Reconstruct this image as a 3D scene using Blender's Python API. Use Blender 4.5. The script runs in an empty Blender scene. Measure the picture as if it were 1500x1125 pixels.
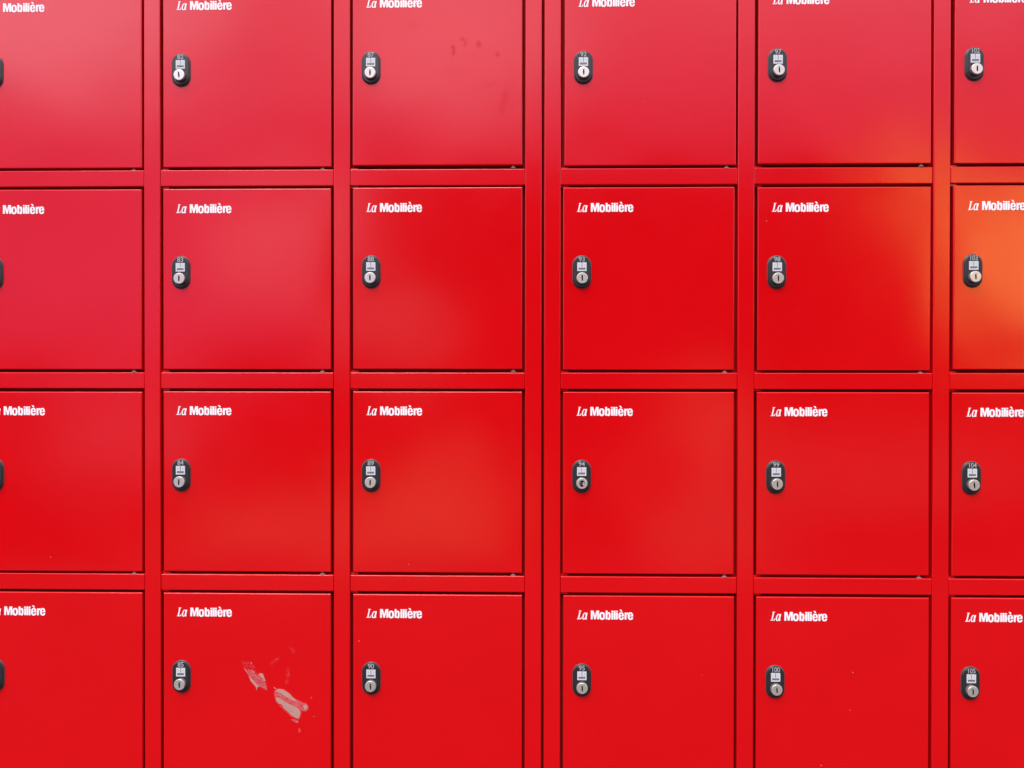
import bpy, bmesh, math, random
from mathutils import Matrix, Vector
from mathutils.geometry import tessellate_polygon

random.seed(7)
scn = bpy.context.scene
COL = scn.collection
R = math.radians

# ------------------------------------------------------------------ measured layout (metres)
PITCH, DW, DH, ROW = 0.30930, 0.27385, 0.29273, 0.328      # column pitch, door width/height, row pitch
SECOND = 0.95858                                           # left edge of the second bank's first door
TOP = 1.740                                                # height of the top edge of the top doors
GAP = 0.0044
POST = PITCH - DW - 2 * GAP
DEPTH = 0.48

# ------------------------------------------------------------------ node helpers
def new_mat(name):
    m = bpy.data.materials.new(name); m.use_nodes = True
    nt = m.node_tree
    return m, nt, nt.nodes['Principled BSDF']

def val(nt, v):
    n = nt.nodes.new('ShaderNodeValue'); n.outputs[0].default_value = v; return n.outputs[0]

def mth(nt, op, a, b=None, c=None, clamp=False):
    n = nt.nodes.new('ShaderNodeMath'); n.operation = op; n.use_clamp = clamp
    for i, x in enumerate((a, b, c)):
        if x is None: continue
        if isinstance(x, (int, float)): n.inputs[i].default_value = x
        else: nt.links.new(x, n.inputs[i])
    return n.outputs[0]

def smooth(nt, x, lo, hi):
    n = nt.nodes.new('ShaderNodeMapRange'); n.interpolation_type = 'SMOOTHSTEP'
    nt.links.new(x, n.inputs[0])
    for i, v in ((1, lo), (2, hi)):
        if isinstance(v, (int, float)): n.inputs[i].default_value = v
        else: nt.links.new(v, n.inputs[i])
    n.inputs[3].default_value = 0; n.inputs[4].default_value = 1
    return n.outputs[0]

def noise(nt, coord, scale, detail=2, rough=.5):
    n = nt.nodes.new('ShaderNodeTexNoise')
    n.inputs['Scale'].default_value = scale; n.inputs['Detail'].default_value = detail
    n.inputs['Roughness'].default_value = rough
    nt.links.new(coord, n.inputs['Vector']); return n.outputs['Fac']

def mixc(nt, fac, a, b, blend='MIX'):
    n = nt.nodes.new('ShaderNodeMix'); n.data_type = 'RGBA'; n.blend_type = blend
    if isinstance(fac, (int, float)): n.inputs[0].default_value = fac
    else: nt.links.new(fac, n.inputs[0])
    for i, x in ((6, a), (7, b)):
        if isinstance(x, tuple): n.inputs[i].default_value = (*x, 1)
        else: nt.links.new(x, n.inputs[i])
    return n.outputs[2]

def bump(nt, h, dist, strength=1.0, normal=None):
    n = nt.nodes.new('ShaderNodeBump'); n.inputs['Strength'].default_value = strength
    n.inputs['Distance'].default_value = dist
    nt.links.new(h, n.inputs['Height'])
    if normal is not None: nt.links.new(normal, n.inputs['Normal'])
    return n.outputs[0]

# ------------------------------------------------------------------ materials
RED = (0.640, 0.0036, 0.0072)
def red_paint():
    m, nt, b = new_mat('red_powder_coat')
    geo = nt.nodes.new('ShaderNodeNewGeometry').outputs['Position']
    big = noise(nt, geo, 5.0, 2)
    col = mixc(nt, smooth(nt, big, .3, .7), (0.625, 0.0005, 0.0028), (0.645, 0.0008, 0.0034))
    nt.links.new(col, b.inputs['Base Color'])
    dirt = noise(nt, geo, 22.0, 5, .65)
    r = mth(nt, 'MULTIPLY_ADD', dirt, .08, .085)
    nt.links.new(r, b.inputs['Roughness'])
    b.inputs['IOR'].default_value = 1.52
    n1 = bump(nt, noise(nt, geo, 330.0, 2, .6), .000075, 1.0)
    n2 = bump(nt, noise(nt, geo, 6.0, 1, .4), .0007, 1.0, n1)
    nt.links.new(n2, b.inputs['Normal'])
    return m

def plain(name, col, rough, metal=0.0, var=.06, scale=180, bmp=.00004):
    m, nt, b = new_mat(name)
    geo = nt.nodes.new('ShaderNodeNewGeometry').outputs['Position']
    f = noise(nt, geo, scale, 3)
    dark = tuple(max(0, c * (1 - var)) for c in col); light = tuple(min(1, c * (1 + var)) for c in col)
    nt.links.new(mixc(nt, f, dark, light), b.inputs['Base Color'])
    nt.links.new(mth(nt, 'MULTIPLY_ADD', f, .12, rough - .06), b.inputs['Roughness'])
    b.inputs['Metallic'].default_value = metal
    if bmp: nt.links.new(bump(nt, f, bmp), b.inputs['Normal'])
    return m

M_RED = red_paint()
M_WHITE = plain('white_print', (.86, .84, .85), .45, bmp=0)
M_PLATE = plain('charcoal_plastic', (.018, .017, .019), .42, scale=900, var=.25)
M_NUM = plain('pale_print', (.42, .43, .42), .5, bmp=0)
M_STICK = plain('white_label', (.60, .60, .62), .4, bmp=0)
M_INK = plain('grey_ink', (.10, .105, .115), .5, bmp=0)
M_NICKEL = plain('nickel', (.66, .62, .55), .33, .62, scale=500)
M_BRASS = plain('brass', (.55, .36, .16), .35, 1.0, scale=500)
M_DARK = plain('dark_recess', (.008, .007, .006), .7, bmp=0)
M_NYLON = plain('grey_nylon', (.30, .15, .14), .5)
M_INSIDE = plain('gap_shade_red', (.34, .0008, .0010), .95)  # red darkened to stand in for the shade in the door gaps
M_RIM = plain('plate_rim_highlight', (.075, .055, .058), .35, bmp=0)  # paler than the plate, a painted highlight along its bevelled edge
M_BARREL = plain('shaded_lock_barrel', (.21, .20, .19), .5, .35, scale=500)  # darker than the nickel face, imitating shade on the barrel's side

def scuff_mat(name, col, cover, rough=.6, solid=0.0):
    """worn paint: its own colour broken by small gaps through which the red shows"""
    m, nt, b = new_mat(name)
    geo = nt.nodes.new('ShaderNodeNewGeometry').outputs['Position']
    mp = nt.nodes.new('ShaderNodeMapping'); nt.links.new(geo, mp.inputs[0])
    mp.inputs['Rotation'].default_value = (0, R(-46), 0); mp.inputs['Scale'].default_value = (1, 1, 7.0)
    f = noise(nt, mp.outputs[0], 75, 3, .6)
    b.inputs['Roughness'].default_value = rough
    nt.links.new(mixc(nt, f, tuple(c * .86 for c in col), tuple(min(1, c * 1.12) for c in col)), b.inputs['Base Color'])
    lo = 1 - cover
    a = smooth(nt, f, lo * .30 + .22 - solid, lo * .30 + .54 - solid)
    nt.links.new(mth(nt, 'MULTIPLY', a, cover), b.inputs['Alpha'])
    return m
M_SC_GREY = scuff_mat('scuff_bare', (.50, .28, .22), .94, solid=.13)
M_SC_PINK = scuff_mat('scuff_pink', (.72, .13, .14), .72, solid=.06)
M_SC_FAINT = scuff_mat('scuff_faint', (.72, .10, .12), .42)

def smudge_mat():
    m, nt, b = new_mat('greasy_fingermark')
    at = nt.nodes.new('ShaderNodeAttribute'); at.attribute_name = 'cover'
    b.inputs['Base Color'].default_value = (.60, .006, .009, 1)
    b.inputs['Roughness'].default_value = .75; b.inputs['Specular IOR Level'].default_value = .15
    nt.links.new(mth(nt, 'MULTIPLY', at.outputs['Fac'], .27), b.inputs['Alpha'])
    return m
M_SMUDGE = smudge_mat()

# ------------------------------------------------------------------ mesh helpers (x right, z up, front faces -y)
def link(name, me, parent=None, loc=(0, 0, 0)):
    o = bpy.data.objects.new(name, me); COL.objects.link(o)
    if parent: o.parent = parent
    o.location = loc
    return o

def from_bm(name, bm, mats, parent=None, loc=(0, 0, 0), smooth_faces=False):
    bmesh.ops.recalc_face_normals(bm, faces=bm.faces[:])
    me = bpy.data.meshes.new(name); bm.to_mesh(me); bm.free()
    for m in mats: me.materials.append(m)
    if smooth_faces:
        for p in me.polygons: p.use_smooth = True
    return link(name, me, parent, loc)

def add_bevel(o, w, seg=3):
    for p in o.data.polygons: p.use_smooth = True
    md = o.modifiers.new('bevel', 'BEVEL'); md.width = w; md.segments = seg
    md.limit_method = 'ANGLE'; md.angle_limit = R(40); md.harden_normals = True
    return o

def box(bm, x0, x1, y0, y1, z0, z1, mi=0):
    v = [bm.verts.new(p) for p in ((x0,y0,z0),(x1,y0,z0),(x1,y1,z0),(x0,y1,z0),(x0,y0,z1),(x1,y0,z1),(x1,y1,z1),(x0,y1,z1))]
    for f in ((0,1,2,3),(4,7,6,5),(0,4,5,1),(1,5,6,2),(2,6,7,3),(3,7,4,0)):
        bm.faces.new([v[i] for i in f]).material_index = mi

def ellipse(cx, cz, rx, rz, n=28, p=2.0):
    out = []
    for i in range(n):
        t = 2 * math.pi * i / n; c, s = math.cos(t), math.sin(t)
        out.append((cx + rx * math.copysign(abs(c) ** (2 / p), c), cz + rz * math.copysign(abs(s) ** (2 / p), s)))
    return out

def slab(bm, loops, y0, y1, mi=0, side_mi=None, back=False):
    """extrude an outline with holes from front y0 back to y1"""
    side_mi = mi if side_mi is None else side_mi
    pts = [p for l in loops for p in l]
    tris = tessellate_polygon([[Vector((x, z, 0)) for x, z in l] for l in loops])
    fv = [bm.verts.new((x, y0, z)) for x, z in pts]
    bv = [bm.verts.new((x, y1, z)) for x, z in pts]
    for t in tris:
        a, b, c = (pts[i] for i in t)
        if abs((b[0]-a[0])*(c[1]-a[1]) - (c[0]-a[0])*(b[1]-a[1])) < 1e-14: continue
        try: bm.faces.new([fv[i] for i in t]).material_index = mi
        except ValueError: pass
    k = 0
    for l in loops:
        n = len(l)
        for i in range(n):
            j = (i + 1) % n
            bm.faces.new((fv[k+i], fv[k+j], bv[k+j], bv[k+i])).material_index = side_mi
        k += n
    if back:
        for t in tris:
            try: bm.faces.new([bv[i] for i in t]).material_index = mi
            except ValueError: pass

def fix_slab_normals(bm):
    """front faces must look to -y"""
    bm.normal_update()

# ------------------------------------------------------------------ lettering drawn as outlines (cap height 188 units)
def ring_e(x):
    outer = [(118,66),(42,66),(42,48),(46,32),(53,25),(61,23),(69,25),(76,33),(78,48),(117,48),(113,24),(104,6),(88,-5),(60,-9),(32,-4),(14,12),(4,38),(0,73),(4,108),(14,135),(32,151),(60,157),(88,151),(105,135),(115,108),(118,80)]
    hole = [(42,88),(78,88),(77,104),(73,118),(67,125),(60,127),(53,125),(47,118),(43,104)]
    return [[(x+a, b) for a, b in outer], [(x+a, b) for a, b in hole]]
def off(x, pts): return [(x+a, b) for a, b in pts]
def glyphs():
    g = []
    sh = lambda x, pts: [(x + a + .215*b, b) for a, b in pts]
    g.append([sh(0, [(0,0),(0,9),(16,14),(16,175),(2,180),(2,188),(60,188),(60,180),(44,175),(44,13),(64,13),(76,20),(86,50),(94,50),(91,0)])])
    g.append([sh(104, ellipse(42, 68, 41, 76, 26, 2.2)), sh(104, ellipse(45, 68, 19, 58, 22, 2.1))])
    g.append([sh(104, [(66,138),(96,142),(96,28),(99,17),(108,22),(112,15),(98,-6),(80,-7),(68,8)])])
    g.append([off(300, [(0,0),(0,188),(60,188),(90,78),(120,188),(180,188),(180,0),(139,0),(139,132),(106,0),(74,0),(41,132),(41,0)])])
    g.append([ellipse(545, 73, 62, 83, 32, 2.5), ellipse(545, 73, 21, 50, 24, 2.5)])
    g.append([off(620, [(0,0),(0,188),(41,188),(41,140),(50,150),(66,157),(84,154),(98,142),(107,118),(110,73),(107,28),(98,4),(84,-7),(66,-9),(50,-2),(39,12),(37,0)]), ellipse(676, 73, 15, 48, 22, 2.4)])
    for x in (745, 845):
        g.append([off(x, [(0,0),(41,0),(41,147),(0,147)])]); g.append([off(x, [(0,159),(41,159),(41,188),(0,188)])])
    g.append([off(795, [(0,0),(41,0),(41,188),(0,188)])])
    g.append(ring_e(898)); g.append([off(898, [(20,212),(64,212),(86,170),(56,170)])])
    g.append([off(1030, [(0,0),(0,148),(38,148),(38,126),(46,142),(58,152),(77,154),(77,112),(62,112),(48,105),(41,88),(41,0)])])
    g.append(ring_e(1098))
    return g
def lettering_mesh():
    bm = bmesh.new(); s = .001 / 13.5
    for i, loops in enumerate(glyphs()):
        top = -.00016 - (.00004 if i % 2 else 0)
        slab(bm, [[(x*s, z*s) for x, z in l] for l in loops], top, .0002)
    bmesh.ops.recalc_face_normals(bm, faces=bm.faces[:])
    me = bpy.data.meshes.new('lettering'); bm.to_mesh(me); bm.free(); me.materials.append(M_WHITE)
    return me
ME_LETTER = lettering_mesh()

# ------------------------------------------------------------------ lock hardware
PLW, PLH = .0306, .0535
def capsule(w, h, n=14):
    r = w / 2; out = []
    for i in range(n + 1):
        t = math.pi * i / n; out.append((r * math.cos(t), h/2 - r + r * math.sin(t)))
    for i in range(n + 1):
        t = math.pi + math.pi * i / n; out.append((r * math.cos(t), -h/2 + r + r * math.sin(t)))
    return out
def loft(bm, loops_y, cap=True, mi=0):
    prev = None
    for pts, y in loops_y:
        cur = [bm.verts.new((x, y, z)) for x, z in pts]
        if prev:
            for i in range(len(cur)):
                j = (i + 1) % len(cur); bm.faces.new((prev[i], prev[j], cur[j], cur[i])).material_index = mi
        prev = cur
    if cap: bm.faces.new(prev).material_index = mi
def plate_mesh():
    bm = bmesh.new()
    L = [(capsule(PLW, PLH), .0006), (capsule(PLW, PLH), -.0009), (capsule(PLW-.0005, PLH-.0005), -.0013),
         (capsule(PLW-.0013, PLH-.0013), -.0015), (capsule(PLW-.0021, PLH-.0021), -.0016),
         (capsule(PLW-.0024, PLH-.0024), -.0020), (capsule(PLW-.0032, PLH-.0032), -.0030),
         (capsule(PLW-.0044, PLH-.0044), -.0035), (capsule(PLW-.006, PLH-.006), -.0037)]
    loft(bm, L)
    bmesh.ops.recalc_face_normals(bm, faces=bm.faces[:])
    me = bpy.data.meshes.new('lock_plate'); bm.to_mesh(me); bm.free(); me.materials.append(M_PLATE); me.materials.append(M_RIM)
    for p in me.polygons:
        if p.center.y > -.00165: p.material_index = 1
    for p in me.polygons: p.use_smooth = len(p.vertices) == 4
    return me
ME_PLATE = plate_mesh()
PF = -.0037                                                   # front of the lock plate

def label_mesh():
    bm = bmesh.new(); w, h = .0148, .0139
    box(bm, -w/2, w/2, -.0005, .0003, -h/2, h/2, 0)
    box(bm, -.0004, .0004, -.0007, 0, -.0005, h/2 - .0004, 1)
    x = -.0054
    for i, ww in enumerate((.0016, .0014, .0019, .0015, .0012, .0017)):   # a line of tiny print
        box(bm, x, x+ww, -.0007, 0, -.0047 + (.0003 if i % 2 else 0), -.0015, 1); x += ww + .0003
    for cx in (-.0040, .0040):                                             # faint pictogram outlines
        box(bm, cx-.0012, cx+.0012, -.00066, 0, .0024, .0029, 2)
        box(bm, cx-.0003, cx+.0003, -.00063, 0, .0012, .0042, 2)
    me = bpy.data.meshes.new('instruction_label'); bm.to_mesh(me); bm.free()
    me.materials.append(M_STICK); me.materials.append(M_INK); me.materials.append(M_SHADE)
    return me
M_SHADE = plain('light_grey_ink', (.42, .43, .45), .5, bmp=0)
ME_LABEL = label_mesh()

def cylinder_mesh(worn=False):
    """lock barrel, 18 mm across, face with a real key slot"""
    bm = bmesh.new(); r = .0091; yf = -.0064
    c = lambda q: ellipse(0, 0, q, q, 36)
    loft(bm, [(c(r+.0001), .0008), (c(r), yf+.0012), (c(r-.0002), yf+.0006), (c(r-.0007), yf+.0001), (c(r-.0012), yf)], cap=False)
    ring = c(r-.0012)
    if worn: hole = ellipse(0, 0, .0045, .0052, 24)
    else:    hole = [(-.0010,-.0045),(.0010,-.0045),(.0011,-.001),(.0015,0),(.0011,.001),(.0010,.0045),(-.0010,.0045),(-.0011,.001),(-.0014,0),(-.0011,-.001)]
    slab(bm, [ring, hole], yf, yf + .0001, 0)
    # recess walls and floor
    fl = [bm.verts.new((x, yf, z)) for x, z in hole]; bk = [bm.verts.new((x, yf+.004, z)) for x, z in hole]
    for i in range(len(hole)):
        j = (i+1) % len(hole); bm.faces.new((fl[i], fl[j], bk[j], bk[i])).material_index = 2 if worn else 1
    bm.faces.new(bk).material_index = 2
    if worn:
        slab(bm, [ellipse(.0026, -.0006, .0016, .0030, 16)], yf + .0004, yf + .004, 3)
        slab(bm, [ellipse(-.0024, .0004, .0019, .0036, 16)], yf + .0008, yf + .004, 4)
    bmesh.ops.recalc_face_normals(bm, faces=bm.faces[:])
    me = bpy.data.meshes.new('lock_cylinder'); bm.to_mesh(me); bm.free()
    for m in (M_NICKEL, M_BRASS, M_DARK, M_NICKEL, M_GREEN, M_BARREL): me.materials.append(m)
    for p in me.polygons: p.use_smooth = False
    return me
M_GREEN = plain('tarnished_metal', (.14, .15, .13), .4, .8)
ME_CYL = cylinder_mesh(); ME_CYL_WORN = cylinder_mesh(True)
for me in (ME_CYL, ME_CYL_WORN):
    for p in me.polygons:
        if abs(p.normal.y) < .98 and p.material_index == 0:
            p.use_smooth = True
            if abs(p.normal.y) < .5: p.material_index = 5

def pin_mesh():
    bm = bmesh.new()
    for r, y in ((.0030, 0), ):
        L = []
        for z, q in ((-.0012, .0040), (.0001, .0040), (.0005, .0036), (.0007, .0026)):
            L.append([(q*math.cos(2*math.pi*i/18), q*math.sin(2*math.pi*i/18), z) for i in range(18)])
        prev = None
        for ring in L:
            cur = [bm.verts.new(p) for p in ring]
            if prev:
                for i in range(18): bm.faces.new((prev[i], prev[(i+1)%18], cur[(i+1)%18], cur[i]))
            prev = cur
        bm.faces.new(prev)
        box(bm, -.0013, .0013, -.0013, .0013, .0008, .0075)
    bmesh.ops.recalc_face_normals(bm, faces=bm.faces[:])
    me = bpy.data.meshes.new('hinge_pin'); bm.to_mesh(me); bm.free(); me.materials.append(M_NYLON)
    return me
ME_PIN = pin_mesh()

NUM_CACHE = {}
def number_mesh(txt):
    cu = bpy.data.curves.new('door_number', 'FONT'); cu.body = txt; cu.size = .0106; cu.align_x = 'CENTER'
    cu.extrude = .0002; cu.offset = .00002; cu.resolution_u = 4; cu.space_character = .96
    o = bpy.data.objects.new('door_number', cu); COL.objects.link(o)
    bpy.context.view_layer.update()
    me = bpy.data.meshes.new_from_object(o.evaluated_get(bpy.context.evaluated_depsgraph_get()))
    bpy.data.objects.remove(o); bpy.data.curves.remove(cu)
    me.transform(Matrix.Rotation(R(90), 4, 'X') @ Matrix.Diagonal((1.02 if len(txt) < 3 else .90, 1, 1, 1)))
    me.materials.clear(); me.materials.append(M_NUM); me.name = 'door_number'
    return me

# ------------------------------------------------------------------ door panel: folded sheet, soft edges, slightly wavy face
def door_mesh(seed, w, h, bow=(0, 0)):
    rnd = random.Random(seed)
    waves = [(rnd.uniform(.4, 1.5), rnd.uniform(.4, 1.5), rnd.uniform(0, 6.3), rnd.uniform(0, 6.3), rnd.uniform(.00006, .00016)) for _ in range(4)]
    r = .0015; a, b = w/2 - r, h/2 - r
    def axis(n, s):
        v = [-s, -s + .0004] + [(-s) + 2*s*i/n for i in range(1, n)] + [s - .0004, s]; return v
    X, Z = axis(20, a), axis(22, b)
    def d(x, z):
        q = (1 - (x/a)**6) * (1 - (z/b)**6)
        s = sum(A * math.sin(kx*math.pi*x/a + px) * math.cos(kz*math.pi*z/b + pz) for kx, kz, px, pz, A in waves)
        s += bow[0] * (1 - (x/a)**2) * .001 + bow[1] * (1 - (z/b)**2) * .001
        return -s * max(q, 0)
    bm = bmesh.new()
    G = [[bm.verts.new((x, d(x, z), z)) for x in X] for z in Z]
    nz, nx = len(Z), len(X)
    for j in range(nz-1):
        for i in range(nx-1):
            bm.faces.new((G[j][i], G[j][i+1], G[j+1][i+1], G[j+1][i]))
    ring = [G[0][i] for i in range(nx)] + [G[j][nx-1] for j in range(1, nz)] + [G[nz-1][i] for i in range(nx-2, -1, -1)] + [G[j][0] for j in range(nz-2, 0, -1)]
    prev = ring
    prof = [(r*math.sin(t), r*(1-math.cos(t))) for t in (R(30), R(60), R(90))] + [(r, r + .0004), (r, .0142)]
    for o_, y in prof:
        cur = [bm.verts.new((v.co.x*(a+o_)/a, y, v.co.z*(b+o_)/b)) for v in ring]
        for i in range(len(ring)):
            j = (i+1) % len(ring); bm.faces.new((prev[i], cur[i], cur[j], prev[j]))
        prev = cur
    bm.faces.new(prev)
    me = bpy.data.meshes.new('door'); bmesh.ops.recalc_face_normals(bm, faces=bm.faces[:]); bm.to_mesh(me); bm.free()
    me.materials.append(M_RED)
    for p in me.polygons: p.use_smooth = len(p.vertices) == 4
    return me

# small real misalignments of single doors in mm (dx, dz), and their tilt in degrees (about x, about z)
SHIFT = {(0,0):(1.0,-.9),(0,1):(.5,0),(0,2):(.8,-.7),(0,3):(.8,.2),(1,0):(.5,-.3),(1,2):(0,0),(2,0):(-.2,1.0),(2,1):(0,.9),(2,2):(0,.2),
         (3,0):(1.1,-.5),(3,1):(-.7,0),(3,2):(-.6,0),(4,0):(.6,.6),(4,1):(.4,-.7),(4,2):(-.3,0),(5,0):(1.2,.2),(5,1):(.3,.8),(5,2):(-.4,-.3),(5,3):(-.6,.6)}
TILT = {(0,0):(0,0),(1,0):(.15,0),(2,0):(-.2,.1),(3,0):(.1,-.1),(4,0):(-.1,.35),(5,0):(.2,.2),
        (0,1):(.1,.1),(1,1):(-.1,0),(2,1):(.35,-.1),(3,1):(.3,0),(4,1):(.1,0),(5,1):(0,.1),
        (0,2):(-.2,.1),(1,2):(.1,-.1),(2,2):(0,.1),(3,2):(.1,-.1),(4,2):(0,.2),(5,2):(.1,0)}
KEY = {(1,0):6,(2,0):0,(3,0):0,(4,0):3,(5,0):-2,(1,1):-2,(2,1):2,(3,1):4,(4,1):1,(5,1):2,(1,2):-3,(2,2):0,(3,2):0,(4,2):2,(5,2):6,
       (1,3):2,(2,3):3,(3,3):3,(4,3):4,(5,3):5}
LABELS = {  # what sets single doors apart
 (0,0):'door in the top row cut off by the left edge, pale with reflected sky',
 (0,1):'door in the second row cut off by the left edge',
 (0,2):'door in the third row cut off by the left edge',
 (0,3):'door in the bottom row cut off by the left edge',
 (1,3):'red door numbered 85 with pale scraped patches in its paint',
 (2,0):'red door numbered 87 with dark finger smudges near its top right',
 (3,2):'red door numbered 94 whose lock face is open and tarnished',
 (5,1):'red door numbered 103 glowing with an orange reflection'}

def poly_patch(bm, pts, y, mi, jit=.00035, seed=1):
    rnd = random.Random(seed); out = []
    for i in range(len(pts)):
        (x0, z0), (x1, z1) = pts[i], pts[(i+1) % len(pts)]
        for k in range(4):
            t = k/4; out.append((x0+(x1-x0)*t + rnd.uniform(-jit, jit), z0+(z1-z0)*t + rnd.uniform(-jit, jit)))
    v = [bm.verts.new((x, y, z)) for x, z in out]
    for t in tessellate_polygon([[Vector((x, z, 0)) for x, z in out]]):
        try: bm.faces.new([v[i] for i in t]).material_index = mi
        except ValueError: pass

def patch_object(name, bm, mats, parent):
    bm.normal_update()
    for f in bm.faces:
        if f.normal.y > 0: f.normal_flip()
    me = bpy.data.meshes.new(name); bm.to_mesh(me); bm.free()
    for m in mats: me.materials.append(m)
    o = link(name, me, parent)
    return o

def scrape(parent):
    # outline points read off the photograph in a 1125 px enlargement, 8.036 px per photo px; door centre at (361.5, 1004)
    k = .001 / (8.036 * .898)
    cx, cz = (361.4 - 340) * 8.036, (1003.6 - 940) * 8.036
    C = lambda pts: [((x - cx) * k, (cz - y) * k) for x, y in pts]
    bm = bmesh.new()
    poly_patch(bm, C([(105,250),(150,240),(215,265),(260,320),(300,390),(345,385),(375,430),(400,490),(415,600),(360,575),(320,545),(290,590),(270,540),(215,480),(190,420),(160,360),(120,300)]), -.00018, 2, seed=2)
    poly_patch(bm, C([(170,370),(215,350),(270,390),(330,440),(385,520),(405,590),(340,550),(280,540),(220,480)]), -.00024, 1, seed=12)
    poly_patch(bm, C([(305,405),(330,388),(362,394),(372,430),(390,480),(376,478),(345,440),(325,428)]), -.0003, 0, seed=3)
    # finer strokes of the same scrape
    for i in range(16):
        x, y = (random.uniform(120, 330), random.uniform(250, 470)) if i % 2 else (random.uniform(480, 800), random.uniform(560, 880))
        if i % 2 == 0: y = 600 + (x - 480)*.85 + random.uniform(-70, 60)
        else: y = 270 + (x - 120)*1.15 + random.uniform(-50, 60)
        ln, a = random.uniform(50, 120), R(random.uniform(38, 58))
        ux, uy = math.cos(a), math.sin(a)
        poly_patch(bm, C([(x, y), (x+ux*ln*.5-uy*5, y+uy*ln*.5+ux*5), (x+ux*ln, y+uy*ln), (x+ux*ln*.5+uy*4, y+uy*ln*.5-ux*4)]), -.00034, (1, 2, 0)[i % 3], jit=.00012, seed=60+i)

    poly_patch(bm, C([(195,425),(215,430),(250,480),(290,525),(325,543),(296,552),(288,588),(276,545),(225,490)]), -.0003, 0, seed=4)
    poly_patch(bm, C([(350,440),(375,470),(400,520),(412,590),(390,560),(370,500),(345,470)]), -.0003, 1, seed=14)
    poly_patch(bm, C([(495,600),(540,566),(605,572),(680,625),(740,688),(800,715),(870,735),(895,770),(898,805),(865,835),(810,822),(808,870),(790,925),(735,912),(690,888),(610,812),(555,765),(510,705),(495,650)]), -.00018, 1, seed=5)
    poly_patch(bm, C([(508,605),(545,572),(600,580),(680,632),(738,690),(775,712),(730,708),(690,690),(640,665),(575,622),(530,605)]), -.0003, 0, seed=6)
    poly_patch(bm, C([(512,668),(560,680),(650,738),(740,775),(785,800),(803,855),(785,912),(742,902),(690,868),(620,800),(560,745),(522,712)]), -.0003, 0, jit=.0003, seed=7)
    poly_patch(bm, C([(548,742),(575,748),(608,778),(590,780)]), -.0004, 3, seed=8)
    poly_patch(bm, C([(835,765),(872,745),(890,790),(868,815),(845,800)]), -.0003, 0, seed=9)
    poly_patch(bm, C([(640,320),(668,330),(682,400),(668,480),(636,530),(620,500),(635,420)]), -.00018, 2, seed=10)
    poly_patch(bm, C([(430,290),(470,240),(540,200),(562,230),(500,270),(450,305)]), -.00018, 2, seed=11)
    poly_patch(bm, C([(660,90),(700,75),(735,100),(735,150),(705,140),(680,110)]), -.00018, 2, seed=21)
    poly_patch(bm, C([(948,882),(975,882),(968,902)]), -.0003, 1, jit=.0001, seed=15)
    poly_patch(bm, C([(780,1035),(802,1035),(806,1072),(784,1076)]), -.0003, 1, jit=.0001, seed=16)
    poly_patch(bm, C([(212,258),(236,265),(238,288),(218,284)]), -.0003, 1, jit=.0001, seed=17)
    poly_patch(bm, C([(245,300),(262,303),(258,322),(246,318)]), -.0003, 1, jit=.0001, seed=18)
    poly_patch(bm, C([(690,925),(760,930),(785,950),(772,972),(725,952)]), -.0003, 1, seed=19)
    o = patch_object('paint_scrape', bm, [M_SC_GREY, M_SC_PINK, M_SC_FAINT, M_RED], parent)
    o['label'] = 'pale scraped patches where the red paint is rubbed away'
    # the surface of the door is wavy: lay the patches just proud of it
    return o

def smudges(parent):
    # (x, y) in the enlargement of photo region (640,40) at 12.5 px per px; door centre at (641.5, 110)
    k = .001 / (12.5 * .905); cx, cz = (641.3-640)*12.5, (110.0-40)*12.5
    out = []
    for x, y, rx, ry, rot, amp in ((290,380,55,50,0,.8),(315,470,45,110,-12,.9),(480,245,70,50,-10,.8),(525,320,45,85,-22,.7),(770,335,75,85,10,.8),(1115,525,60,65,0,.8),
                              (250,820,110,60,0,.25),(700,530,60,40,0,.25),(950,1080,160,70,10,.35),(1250,1300,90,220,0,.35),(1180,1500,80,200,8,.3),(-420,-20,120,90,0,.3)):
        bm = bmesh.new(); lay = bm.verts.layers.float.new('cover')
        c = bm.verts.new(((x-cx)*k, -.00022, (cz-y)*k)); c[lay] = amp
        prev = [c]*20; n = 20; rr = R(rot)
        rings = []
        for q, f in ((.35, .92), (.6, .55), (.8, .2), (1.05, 0)):
            ring = []
            for i in range(n):
                t = 2*math.pi*i/n
                wob = 1 + .12*math.sin(3*t + x) + .08*math.sin(5*t + y)
                ex, ez = rx*q*wob*math.cos(t), ry*q*wob*math.sin(t)
                v = bm.verts.new((c.co.x + (ex*math.cos(rr)-ez*math.sin(rr))*k, -.00022, c.co.z + (ex*math.sin(rr)+ez*math.cos(rr))*k)); v[lay] = amp*f
                ring.append(v)
            if not rings:
                for i in range(n): bm.faces.new((c, ring[i], ring[(i+1)%n]))
            else:
                p = rings[-1]
                for i in range(n): bm.faces.new((p[i], ring[i], ring[(i+1)%n], p[(i+1)%n]))
            rings.append(ring)
        out.append(patch_object('finger_smudge', bm, [M_SMUDGE], parent))
    return out

# tiny paint chips: photo pixel -> (col,row) door local offset in photo px from that door's centre
CHIPS = {(4,3):[(15,-24,1.0),(11,31,.8),(-30,112,1.1)],(3,3):[(78,-18,.8)],(2,3):[(-115,-64,1.0)],(2,2):[(-42,121,1.0)],
         (4,1):[(-112,-84,.9)],(1,3):[(96,20,1.0)],(3,0):[(-10,40,.6)],(0,2):[(-12,112,.9)]}
def chips(parent, lst):
    bm = bmesh.new()
    for i, (dx, dy, s) in enumerate(lst):
        e = ellipse(dx*.0011, -dy*.0011, .0010*s, .0007*s, 7)
        poly_patch(bm, e, -.0004, 0, jit=.00015, seed=i+int(dx)+300)
    return patch_object('paint_chip', bm, [M_SC_GREY], parent)

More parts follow.
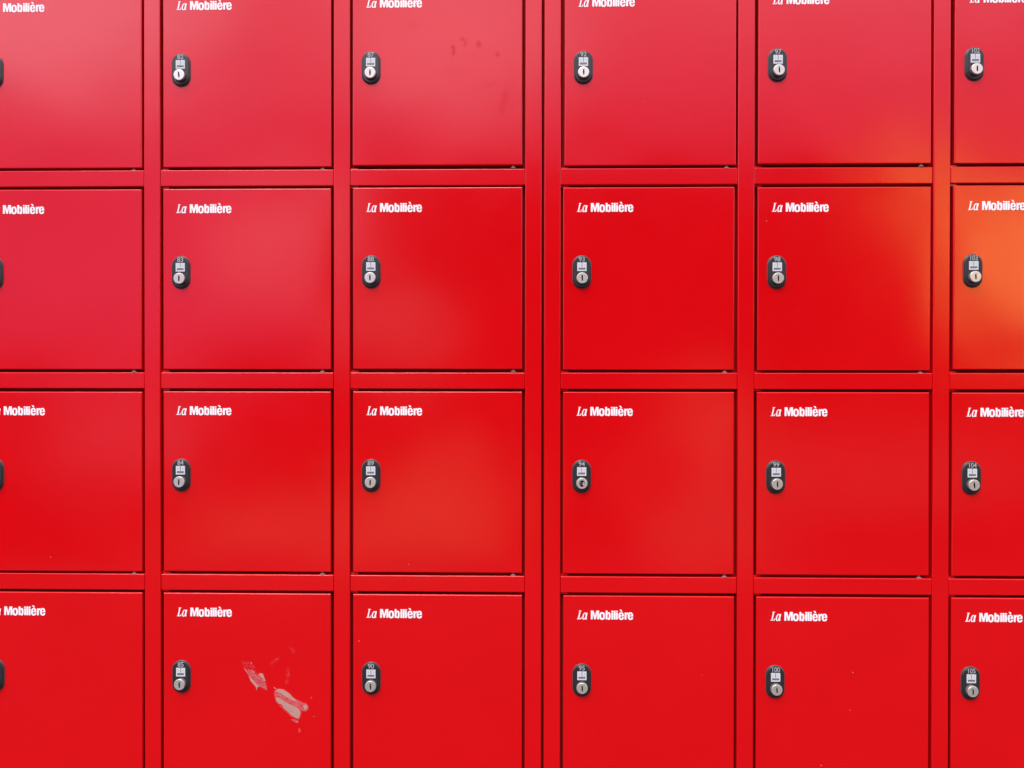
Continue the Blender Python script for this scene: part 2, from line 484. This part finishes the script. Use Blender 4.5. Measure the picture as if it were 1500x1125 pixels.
SCRATCHED = {(1,0),(2,1),(4,1),(2,2),(0,1),(3,3),(1,3),(4,2)}
def fine_scratches(d, me, seed):
    """a few hair-thin rubs near the lock and the door's free edge"""
    rnd = random.Random(seed)
    for i in (0, 2, 4):
        bm = bmesh.new()
        x, z = -DW/2 + rnd.uniform(.012, .12), rnd.uniform(-.10, .05)
        if i > 3: x, z = rnd.uniform(-.05, .12), rnd.uniform(-.12, .10)
        t = rnd.uniform(-2.2, -.7); ln = rnd.uniform(.004, .014); wd = .00022
        dx, dz = math.cos(t), math.sin(t); px, pz = -dz*wd, dx*wd
        y = surface_y(me, x, z) - .0002
        v = [bm.verts.new((x + dx*ln*k + s*px*q, y, z + dz*ln*k + s*pz*q + .0006*math.sin(3*k))) for k, s, q in ((0,1,.3),(.5,1,1),(1,1,.2),(1,-1,.2),(.5,-1,1),(0,-1,.3))]
        bm.faces.new(v)
        patch_object('scratch', bm, [M_SC_FAINT], d)

def surface_y(me, x, z):
    """y of the door face near (x, z)"""
    best, by = 1e9, 0
    for v in me.vertices:
        if v.co.y > .0009: continue
        q = (v.co.x-x)**2 + (v.co.z-z)**2
        if q < best: best, by = q, v.co.y
    return by

def make_door(parent, base, c, r, number):
    dx, dz = SHIFT.get((c, r), (random.uniform(-.3, .3), random.uniform(-.3, .3)))
    x0 = c * PITCH if c < 3 else SECOND + (c-3) * PITCH
    cx, cz = x0 + DW/2 + dx*.001*1.1, TOP - r*ROW - DH/2 + dz*.001*1.1
    me = door_mesh(100 + c*10 + r, DW, DH, BOW.get((c, r), (0, 0)))
    d = link('door', me, parent, (cx - base[0], 0 - base[1], cz - base[2]))
    tx, tz = TILT.get((c, r), (random.uniform(-.25, .25), random.uniform(-.2, .2)))
    d.rotation_euler = (R(tx), 0, R(tz))
    d['label'] = LABELS.get((c, r), 'red locker door numbered %s' % number)
    L, T = -DW/2 + (.0017 if c == 0 else 0), DH/2
    ys = surface_y(me, L + .060, T - .035)
    link('lettering', ME_LETTER, d, (L + .0222 + random.uniform(-.0004, .0004), ys - .0002, T - .0384 - (0, .0009, -.0002, -.0005, 0)[r]))
    px, pz = L + .0300, T - .1358
    ys = surface_y(me, px, pz)
    link('lock_plate', ME_PLATE, d, (px, ys, pz))
    link('instruction_label', ME_LABEL, d, (px, ys + PF, pz + PLH/2 - .0186))
    link('door_number', number_mesh(str(number)), d, (px, ys + PF, pz + PLH/2 - .0100))
    cy = link('lock_cylinder', ME_CYL_WORN if (c, r) == (3, 2) else ME_CYL, d, (px + random.uniform(-.0003, .0003), ys + PF, pz + PLH/2 - .0372))
    cy.rotation_euler = (R(random.uniform(-1.5, 1.5)), R(-.8*KEY.get((c, r), 2)), R(random.uniform(-1.5, 1.5)))
    if (c, r) == (3, 2): cy['label'] = 'tarnished lock cylinder with an open dark centre'
    if (c, r) in SCRATCHED: fine_scratches(d, me, c*7 + r)
    link('hinge_pin', ME_PIN, d, (DW/2 - .0145, .0040, -DH/2 - .0032))
    if (c, r) == (1, 3):
        o = scrape(d); y0 = min(surface_y(me, v.co.x, v.co.z) for v in o.data.vertices)
        for v in o.data.vertices: v.co.y += surface_y(me, v.co.x, v.co.z) * .0 + y0
    if (c, r) == (2, 0):
        for o in smudges(d):
            for v in o.data.vertices: v.co.y += surface_y(me, v.co.x, v.co.z) - .0001
    if (c, r) in CHIPS:
        o = chips(d, CHIPS[(c, r)])
        for v in o.data.vertices: v.co.y += surface_y(me, v.co.x, v.co.z) - .0002
    return d
BOW = {(1,1):(.5,.5),(2,2):(.4,.3),(3,2):(-.4,.2),(4,1):(-.3,.2),(5,1):(-.3,.2),(0,2):(.3,-.3),(1,2):(.2,.3)}

def tab_mesh():
    bm = bmesh.new(); box(bm, .0003, .0125, .0050, .0143, .0001, .0032)
    bmesh.ops.recalc_face_normals(bm, faces=bm.faces[:])
    me = bpy.data.meshes.new('corner_tab'); bm.to_mesh(me); bm.free(); me.materials.append(M_RED); return me
ME_TAB = tab_mesh()
WEAR = {(2,3):[(.026,.012),(.045,.006),(.070,.015),(.110,.009),(.135,.016),(.175,.007)], (2,1):[(.197,.006)],
        (1,3):[(.098,.004),(.180,.006)], (0,2):[(.150,.006)], (4,2):[(.06,.004)]}
RAILT = {(0,2):(.0,.25),(4,1):(.3,.3)}
# ------------------------------------------------------------------ a bank of three columns by five rows
BOT = TOP - 4*ROW - DH
def bank(c0, label, first):
    x0 = c0 * PITCH if c0 < 3 else SECOND + (c0-3) * PITCH
    left = x0 - GAP - POST; right = x0 + 2*PITCH + DW + GAP + POST
    base = (0.5*(left+right), DEPTH/2, 0.0)
    root = bpy.data.objects.new('locker_bank', None); COL.objects.link(root); root.location = base
    root['label'] = label; root['category'] = 'lockers'; root['group'] = 'red metal locker banks standing side by side'
    L = lambda x, y, z: (x - base[0], y - base[1], z - base[2])
    zt, zb = TOP + .045, BOT - .045
    # carcass behind the doors: an open-fronted shell with a lip round every opening
    bm = bmesh.new()
    box(bm, left - .0016 - base[0], right + .0016 - base[0], .0150 - base[1], DEPTH - base[1], zb + .001, zt - .001)
    from_bm('carcass', bm, [M_INSIDE], root)
    bm = bmesh.new()
    box(bm, left + .012 - base[0], right - .012 - base[0], .035 - base[1], DEPTH - .02 - base[1], 0.0, zb + .002)
    from_bm('plinth', bm, [M_PLATE], root)
    for k in range(4):
        a = (left, left + POST)[0] if k == 0 else x0 + (k-1)*PITCH + DW + GAP
        bm = bmesh.new(); box(bm, 0, POST, 0, .0155, zb, zt)
        o = from_bm('post', bm, [M_RED], root, L(a, 0, 0)); add_bevel(o, .0017, 4)
    for k in range(3):
        a = x0 + k*PITCH - GAP; wd = DW + 2*GAP
        for r in range(6):
            z1 = zt if r == 0 else TOP - (r-1)*ROW - DH - GAP
            z0 = TOP + GAP if r == 0 else (zb if r == 5 else TOP - r*ROW + GAP)
            zc = (z0 + z1)/2; bm = bmesh.new(); box(bm, .0002, wd - .0002, 0, .0146, z0 - zc, z1 - zc)
            o = from_bm('rail', bm, [M_RED], root, L(a, .0006, zc)); add_bevel(o, .0015, 4)
            o.rotation_euler = (R(RAILT.get((c0+k, r), (0, 0))[0]), 0, R(RAILT.get((c0+k, r), (0, random.uniform(-.12, .12)))[1]))
            # small folded corner tabs standing in the gaps beside the post
            if (c0+k, r) in WEAR:
                for i, (wx, wl) in enumerate(WEAR[(c0+k, r)]):
                    wb = bmesh.new()
                    poly_patch(wb, [(wx, z1-zc-.0018), (wx+wl*.5, z1-zc-.0021), (wx+wl, z1-zc-.0016), (wx+wl*.9, z1-zc-.0010), (wx+wl*.2, z1-zc-.0009)], -.00015, 0, jit=.0003, seed=i+5)
                    patch_object('chipped_paint', wb, [M_SC_FAINT], o)
            if r > 0: link('corner_tab', ME_TAB, o, (0, 0, z1 - zc))
            if r < 5: link('corner_tab', ME_TAB, o, (0, 0, z0 - .0033 - zc))
    n = first
    for k in range(3):
        for r in range(5):
            make_door(root, base, c0 + k, r, n); n += 1
    return root

bank(0, 'red metal locker bank on the left, doors numbered 82 to 90 in view', 77)
bank(3, 'red metal locker bank on the right, doors numbered 92 to 105 in view', 92)

# ------------------------------------------------------------------ ground the banks stand on
def ground():
    m, nt, b = new_mat('asphalt')
    geo = nt.nodes.new('ShaderNodeNewGeometry').outputs['Position']
    f = noise(nt, geo, 60, 6, .7); g = noise(nt, geo, .8, 3)
    nt.links.new(mixc(nt, f, (.016, .016, .017), (.040, .039, .038)), b.inputs['Base Color'])
    b.inputs['Roughness'].default_value = .9
    nt.links.new(bump(nt, f, .003), b.inputs['Normal'])
    bm = bmesh.new()
    n = 24
    G = [[bm.verts.new((-6 + 14*i/n, -3.6 + 8*j/n, 0)) for i in range(n+1)] for j in range(n+1)]
    for j in range(n):
        for i in range(n): bm.faces.new((G[j][i], G[j][i+1], G[j+1][i+1], G[j+1][i]))
    o = from_bm('ground', bm, [m]); o['kind'] = 'structure'
ground()

# ------------------------------------------------------------------ world: daylight sky, skyline and glow patches added for the doors to reflect
SUN_EL, SUN_AZ = 50, 200          # azimuth measured clockwise from +Y
def world():
    w = bpy.data.worlds.new('World'); scn.world = w; w.use_nodes = True
    nt = w.node_tree; bg = nt.nodes['Background']
    tc = nt.nodes.new('ShaderNodeTexCoord').outputs['Generated']
    sep = nt.nodes.new('ShaderNodeSeparateXYZ'); nt.links.new(tc, sep.inputs[0]); x, y, z = sep.outputs
    sky = nt.nodes.new('ShaderNodeTexSky'); sky.sky_type = 'NISHITA'; sky.sun_disc = False
    sky.sun_elevation = R(SUN_EL); sky.sun_rotation = R(SUN_AZ); sky.altitude = 400
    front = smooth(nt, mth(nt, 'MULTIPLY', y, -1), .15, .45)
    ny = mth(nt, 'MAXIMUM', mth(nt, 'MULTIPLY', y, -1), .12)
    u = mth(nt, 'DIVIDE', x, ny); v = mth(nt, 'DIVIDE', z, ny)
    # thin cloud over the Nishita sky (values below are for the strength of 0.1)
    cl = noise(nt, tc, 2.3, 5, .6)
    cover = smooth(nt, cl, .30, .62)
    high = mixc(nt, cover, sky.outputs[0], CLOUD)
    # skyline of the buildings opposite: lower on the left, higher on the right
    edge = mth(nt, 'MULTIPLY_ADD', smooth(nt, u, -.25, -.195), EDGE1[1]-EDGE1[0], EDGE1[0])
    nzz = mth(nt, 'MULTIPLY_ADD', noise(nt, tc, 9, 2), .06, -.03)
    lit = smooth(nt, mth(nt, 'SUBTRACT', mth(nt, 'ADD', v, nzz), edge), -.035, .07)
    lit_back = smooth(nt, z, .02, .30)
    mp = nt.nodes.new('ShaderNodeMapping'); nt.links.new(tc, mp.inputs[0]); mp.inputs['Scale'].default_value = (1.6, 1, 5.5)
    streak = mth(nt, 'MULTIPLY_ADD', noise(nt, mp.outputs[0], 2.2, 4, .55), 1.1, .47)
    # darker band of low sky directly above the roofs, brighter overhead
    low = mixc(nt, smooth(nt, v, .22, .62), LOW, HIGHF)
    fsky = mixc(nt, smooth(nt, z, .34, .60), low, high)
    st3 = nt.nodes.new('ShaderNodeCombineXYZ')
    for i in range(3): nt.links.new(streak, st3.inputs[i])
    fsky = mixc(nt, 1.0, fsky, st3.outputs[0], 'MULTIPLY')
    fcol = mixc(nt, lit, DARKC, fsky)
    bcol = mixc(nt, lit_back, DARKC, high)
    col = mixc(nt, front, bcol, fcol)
    for (px, py, sx, sy, rot, rgb) in GLOW_BLOBS:
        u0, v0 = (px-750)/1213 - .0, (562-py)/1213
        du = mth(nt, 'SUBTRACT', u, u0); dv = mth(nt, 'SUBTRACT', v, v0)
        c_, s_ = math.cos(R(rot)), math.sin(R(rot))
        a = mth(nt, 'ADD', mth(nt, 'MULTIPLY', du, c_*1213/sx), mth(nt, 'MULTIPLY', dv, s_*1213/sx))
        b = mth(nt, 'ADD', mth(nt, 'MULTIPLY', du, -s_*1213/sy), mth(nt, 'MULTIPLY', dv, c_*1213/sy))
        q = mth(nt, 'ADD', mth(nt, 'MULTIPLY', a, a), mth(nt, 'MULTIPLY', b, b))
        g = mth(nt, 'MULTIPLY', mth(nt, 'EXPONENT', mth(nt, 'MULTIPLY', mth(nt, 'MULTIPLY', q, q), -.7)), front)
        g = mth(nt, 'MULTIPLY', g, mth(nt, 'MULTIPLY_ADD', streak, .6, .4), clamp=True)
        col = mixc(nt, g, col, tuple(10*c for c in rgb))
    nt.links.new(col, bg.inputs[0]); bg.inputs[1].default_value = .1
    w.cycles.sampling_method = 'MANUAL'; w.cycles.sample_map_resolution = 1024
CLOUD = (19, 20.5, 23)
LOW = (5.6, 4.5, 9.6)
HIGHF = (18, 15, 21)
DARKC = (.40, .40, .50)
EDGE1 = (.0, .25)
# position and size in photo pixels as mirrored by the lockers, turn, radiance
GLOW_BLOBS = [  # soft glows added to the world background to shape the door reflections
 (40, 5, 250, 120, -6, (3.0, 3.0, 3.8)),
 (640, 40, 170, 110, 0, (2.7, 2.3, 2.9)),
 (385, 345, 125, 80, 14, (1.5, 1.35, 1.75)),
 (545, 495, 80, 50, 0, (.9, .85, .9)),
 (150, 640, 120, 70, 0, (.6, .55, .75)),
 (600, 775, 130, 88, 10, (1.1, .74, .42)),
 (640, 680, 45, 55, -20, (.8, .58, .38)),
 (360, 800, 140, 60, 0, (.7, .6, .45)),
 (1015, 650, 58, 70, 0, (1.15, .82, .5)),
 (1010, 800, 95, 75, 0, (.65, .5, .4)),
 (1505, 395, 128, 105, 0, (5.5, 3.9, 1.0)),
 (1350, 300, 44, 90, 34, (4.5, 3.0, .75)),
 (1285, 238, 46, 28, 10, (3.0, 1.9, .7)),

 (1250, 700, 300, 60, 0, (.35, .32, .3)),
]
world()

sun = bpy.data.lights.new('sun', 'SUN'); sun.energy = 2.6; sun.angle = R(30); sun.color = (1.0, .96, .90)
so = bpy.data.objects.new('sun', sun); COL.objects.link(so)
az, el = R(SUN_AZ), R(SUN_EL)
sd = Vector((math.sin(az)*math.cos(el), math.cos(az)*math.cos(el), math.sin(el)))
so.rotation_euler = (-sd).to_track_quat('-Z', 'Y').to_euler(); so.location = sd * 8

# ------------------------------------------------------------------ camera (fitted to the photograph)
cam = bpy.data.cameras.new('camera'); cam.sensor_width = 36; cam.lens = 1213/1500*36; cam.clip_start = .02; cam.clip_end = 200
co = bpy.data.objects.new('camera', cam); COL.objects.link(co); scn.camera = co
pitch, yaw, roll = -.0057, .0214, -.001
Rz = Matrix.Rotation(yaw, 3, 'Z'); Rx = Matrix.Rotation(pitch, 3, 'X'); Ry = Matrix.Rotation(roll, 3, 'Y')
Mx = (Rz @ Rx @ Ry @ Matrix.Rotation(R(90), 3, 'X')).to_4x4()
Mx.translation = Vector((.90451, -1.33230, TOP - .63594))
co.matrix_world = Mx

vs = scn.view_settings; vs.view_transform = 'Standard'; vs.look = 'None'; vs.exposure = 0.0; vs.gamma = 1.0
vs.use_curve_mapping = False
scn.render.engine = 'CYCLES'
scn.cycles.use_denoising = True
scn.cycles.max_bounces = 6
scn.render.film_transparent = False
